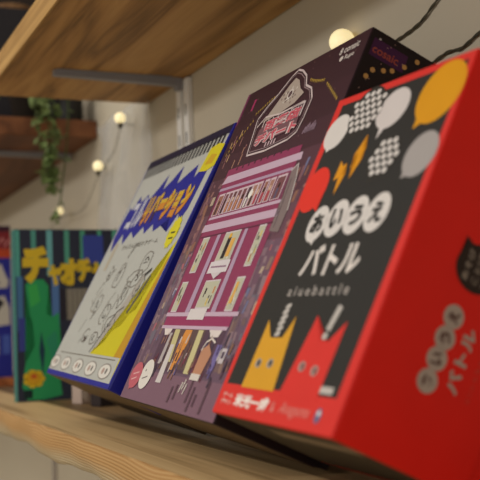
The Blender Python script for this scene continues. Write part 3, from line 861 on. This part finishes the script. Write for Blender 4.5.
# ================================================================== string of globe lights along the wall
sl = empty('string_lights', Matrix.Translation((-0.9, -0.006, 0.30)))
tag(sl, 'string of small warm globe lights on twisted wire along the wall', 'string lights')
O = Vector((-0.9, -0.006, 0.30))
def twisted(path, name='wire', rd=0.00062):
    pp = smoothpath(path, 22)
    bm = bmesh.new()
    for ph in (0, math.pi):
        q = []
        ln = 0
        for i, v in enumerate(pp):
            if i: ln += (v - pp[i - 1]).length
            a = ln / 0.022 * 2 * math.pi + ph
            q.append(v - O + Vector((0, 0.6 * math.cos(a), math.sin(a))) * rd)
        add_tube(bm, q, rd, 5)
    link(name, bm, M_WIRE, sl, True)
twisted([(-.33, -.0018, .354), (-.42, -.0018, .343), (-.50, -.0018, .320), (-.553, -.0018, .3005), (-.575, -.0018, .291), (-.604, -.0018, .2868), (-.635, -.0018, .286), (-.668, -.006, .290), (-.75, -.0018, .262), (-.85, -.0018, .21)])
twisted([(-.36, -.0018, .315), (-.44, -.0018, .283), (-.5125, -.0018, .2648), (-.530, -.0018, .2605), (-.5507, -.0018, .2612), (-.60, -.0018, .250), (-.66, -.0018, .23)])
twisted([(-1.19, -.016, .338), (-1.230, -.019, .343), (-1.28, -.016, .318), (-1.3395, -.019, .298), (-1.45, -.014, .262), (-1.5741, -.018, .262), (-1.72, -.012, .25)], rd=0.0004)
def bulb(x, z, rad):
    c = Vector((x, -.010 if x > -1 else -.021, z)) - O
    bm = bmesh.new(); bmesh.ops.create_uvsphere(bm, u_segments=24, v_segments=14, radius=rad)
    for v in bm.verts: v.co = v.co + c
    bo = link('globe_bulb', bm, M_BULB, sl, True)
    bm = bmesh.new(); add_tube(bm, [c - Vector((0, 0, rad * .85)), c - Vector((0, 0, rad + .006))], .0030, 10)
    link('socket', bm, M_WIRE, bo, True)
bulb(-.6705, .3025, .0102)
bulb(-1.230, .3546, .0072); bulb(-1.3395, .3090, .0072); bulb(-1.5741, .2731, .0068)

# ================================================================== light
def area(name, loc, target, sx, sy, energy, col):
    ld = bpy.data.lights.new(name, 'AREA'); ld.shape = 'RECTANGLE'; ld.size = sx; ld.size_y = sy
    ld.energy = energy; ld.color = col
    o = bpy.data.objects.new(name, ld); COL.objects.link(o)
    o.location = loc
    d = Vector(target) - Vector(loc)
    o.rotation_euler = d.to_track_quat('-Z', 'Y').to_euler()
    return o
area('shop_light_low', (-0.9, -2.6, 0.86), (-0.7, 0, 0.1), 1.6, 0.16, 18, (1.0, 0.97, 0.92))
area('shop_light_ceiling', (-0.6, -1.9, 1.7), (-0.7, -0.1, 0.1), 1.4, 0.8, 13, (1.0, 0.94, 0.86))
area('fill_light_right', (1.6, -1.1, 0.75), (-0.6, -0.1, 0.1), 1.2, 1.2, 9, (1.0, 0.93, 0.84))  # added unseen fill, no shop fixture: brightens box sides and shelf ends facing right

wd = bpy.data.worlds.new('shop'); scene.world = wd; wd.use_nodes = True
wd.node_tree.nodes['Background'].inputs[0].default_value = (1.0, 0.93, 0.82, 1)
wd.node_tree.nodes['Background'].inputs[1].default_value = 0.52

# ================================================================== camera
yaw, pit, rol = 0.41442252, 0.0807856, -0.03586883
f = Vector((-math.cos(yaw) * math.cos(pit), math.sin(yaw) * math.cos(pit), math.sin(pit)))
r = f.cross(Vector((0, 0, 1))).normalized(); u = r.cross(f)
r2 = r * math.cos(rol) + u * math.sin(rol); u2 = -r * math.sin(rol) + u * math.cos(rol)
cam = bpy.data.cameras.new('camera'); co = bpy.data.objects.new('camera', cam); COL.objects.link(co)
mw = Matrix((r2, u2, -f)).transposed().to_4x4(); mw.translation = (0, CY, CZ)
co.matrix_world = mw
cam.sensor_fit = 'HORIZONTAL'; cam.sensor_width = 24.0; cam.lens = 50.0
cam.clip_start = 0.01
cam.dof.use_dof = True; cam.dof.focus_distance = 0.69; cam.dof.aperture_fstop = 7.5
cam.dof.aperture_blades = 0
scene.camera = co

vs = scene.view_settings
vs.view_transform = 'Standard'; vs.look = 'None'; vs.gamma = 1.0; vs.use_curve_mapping = False
vs.exposure = 0.0
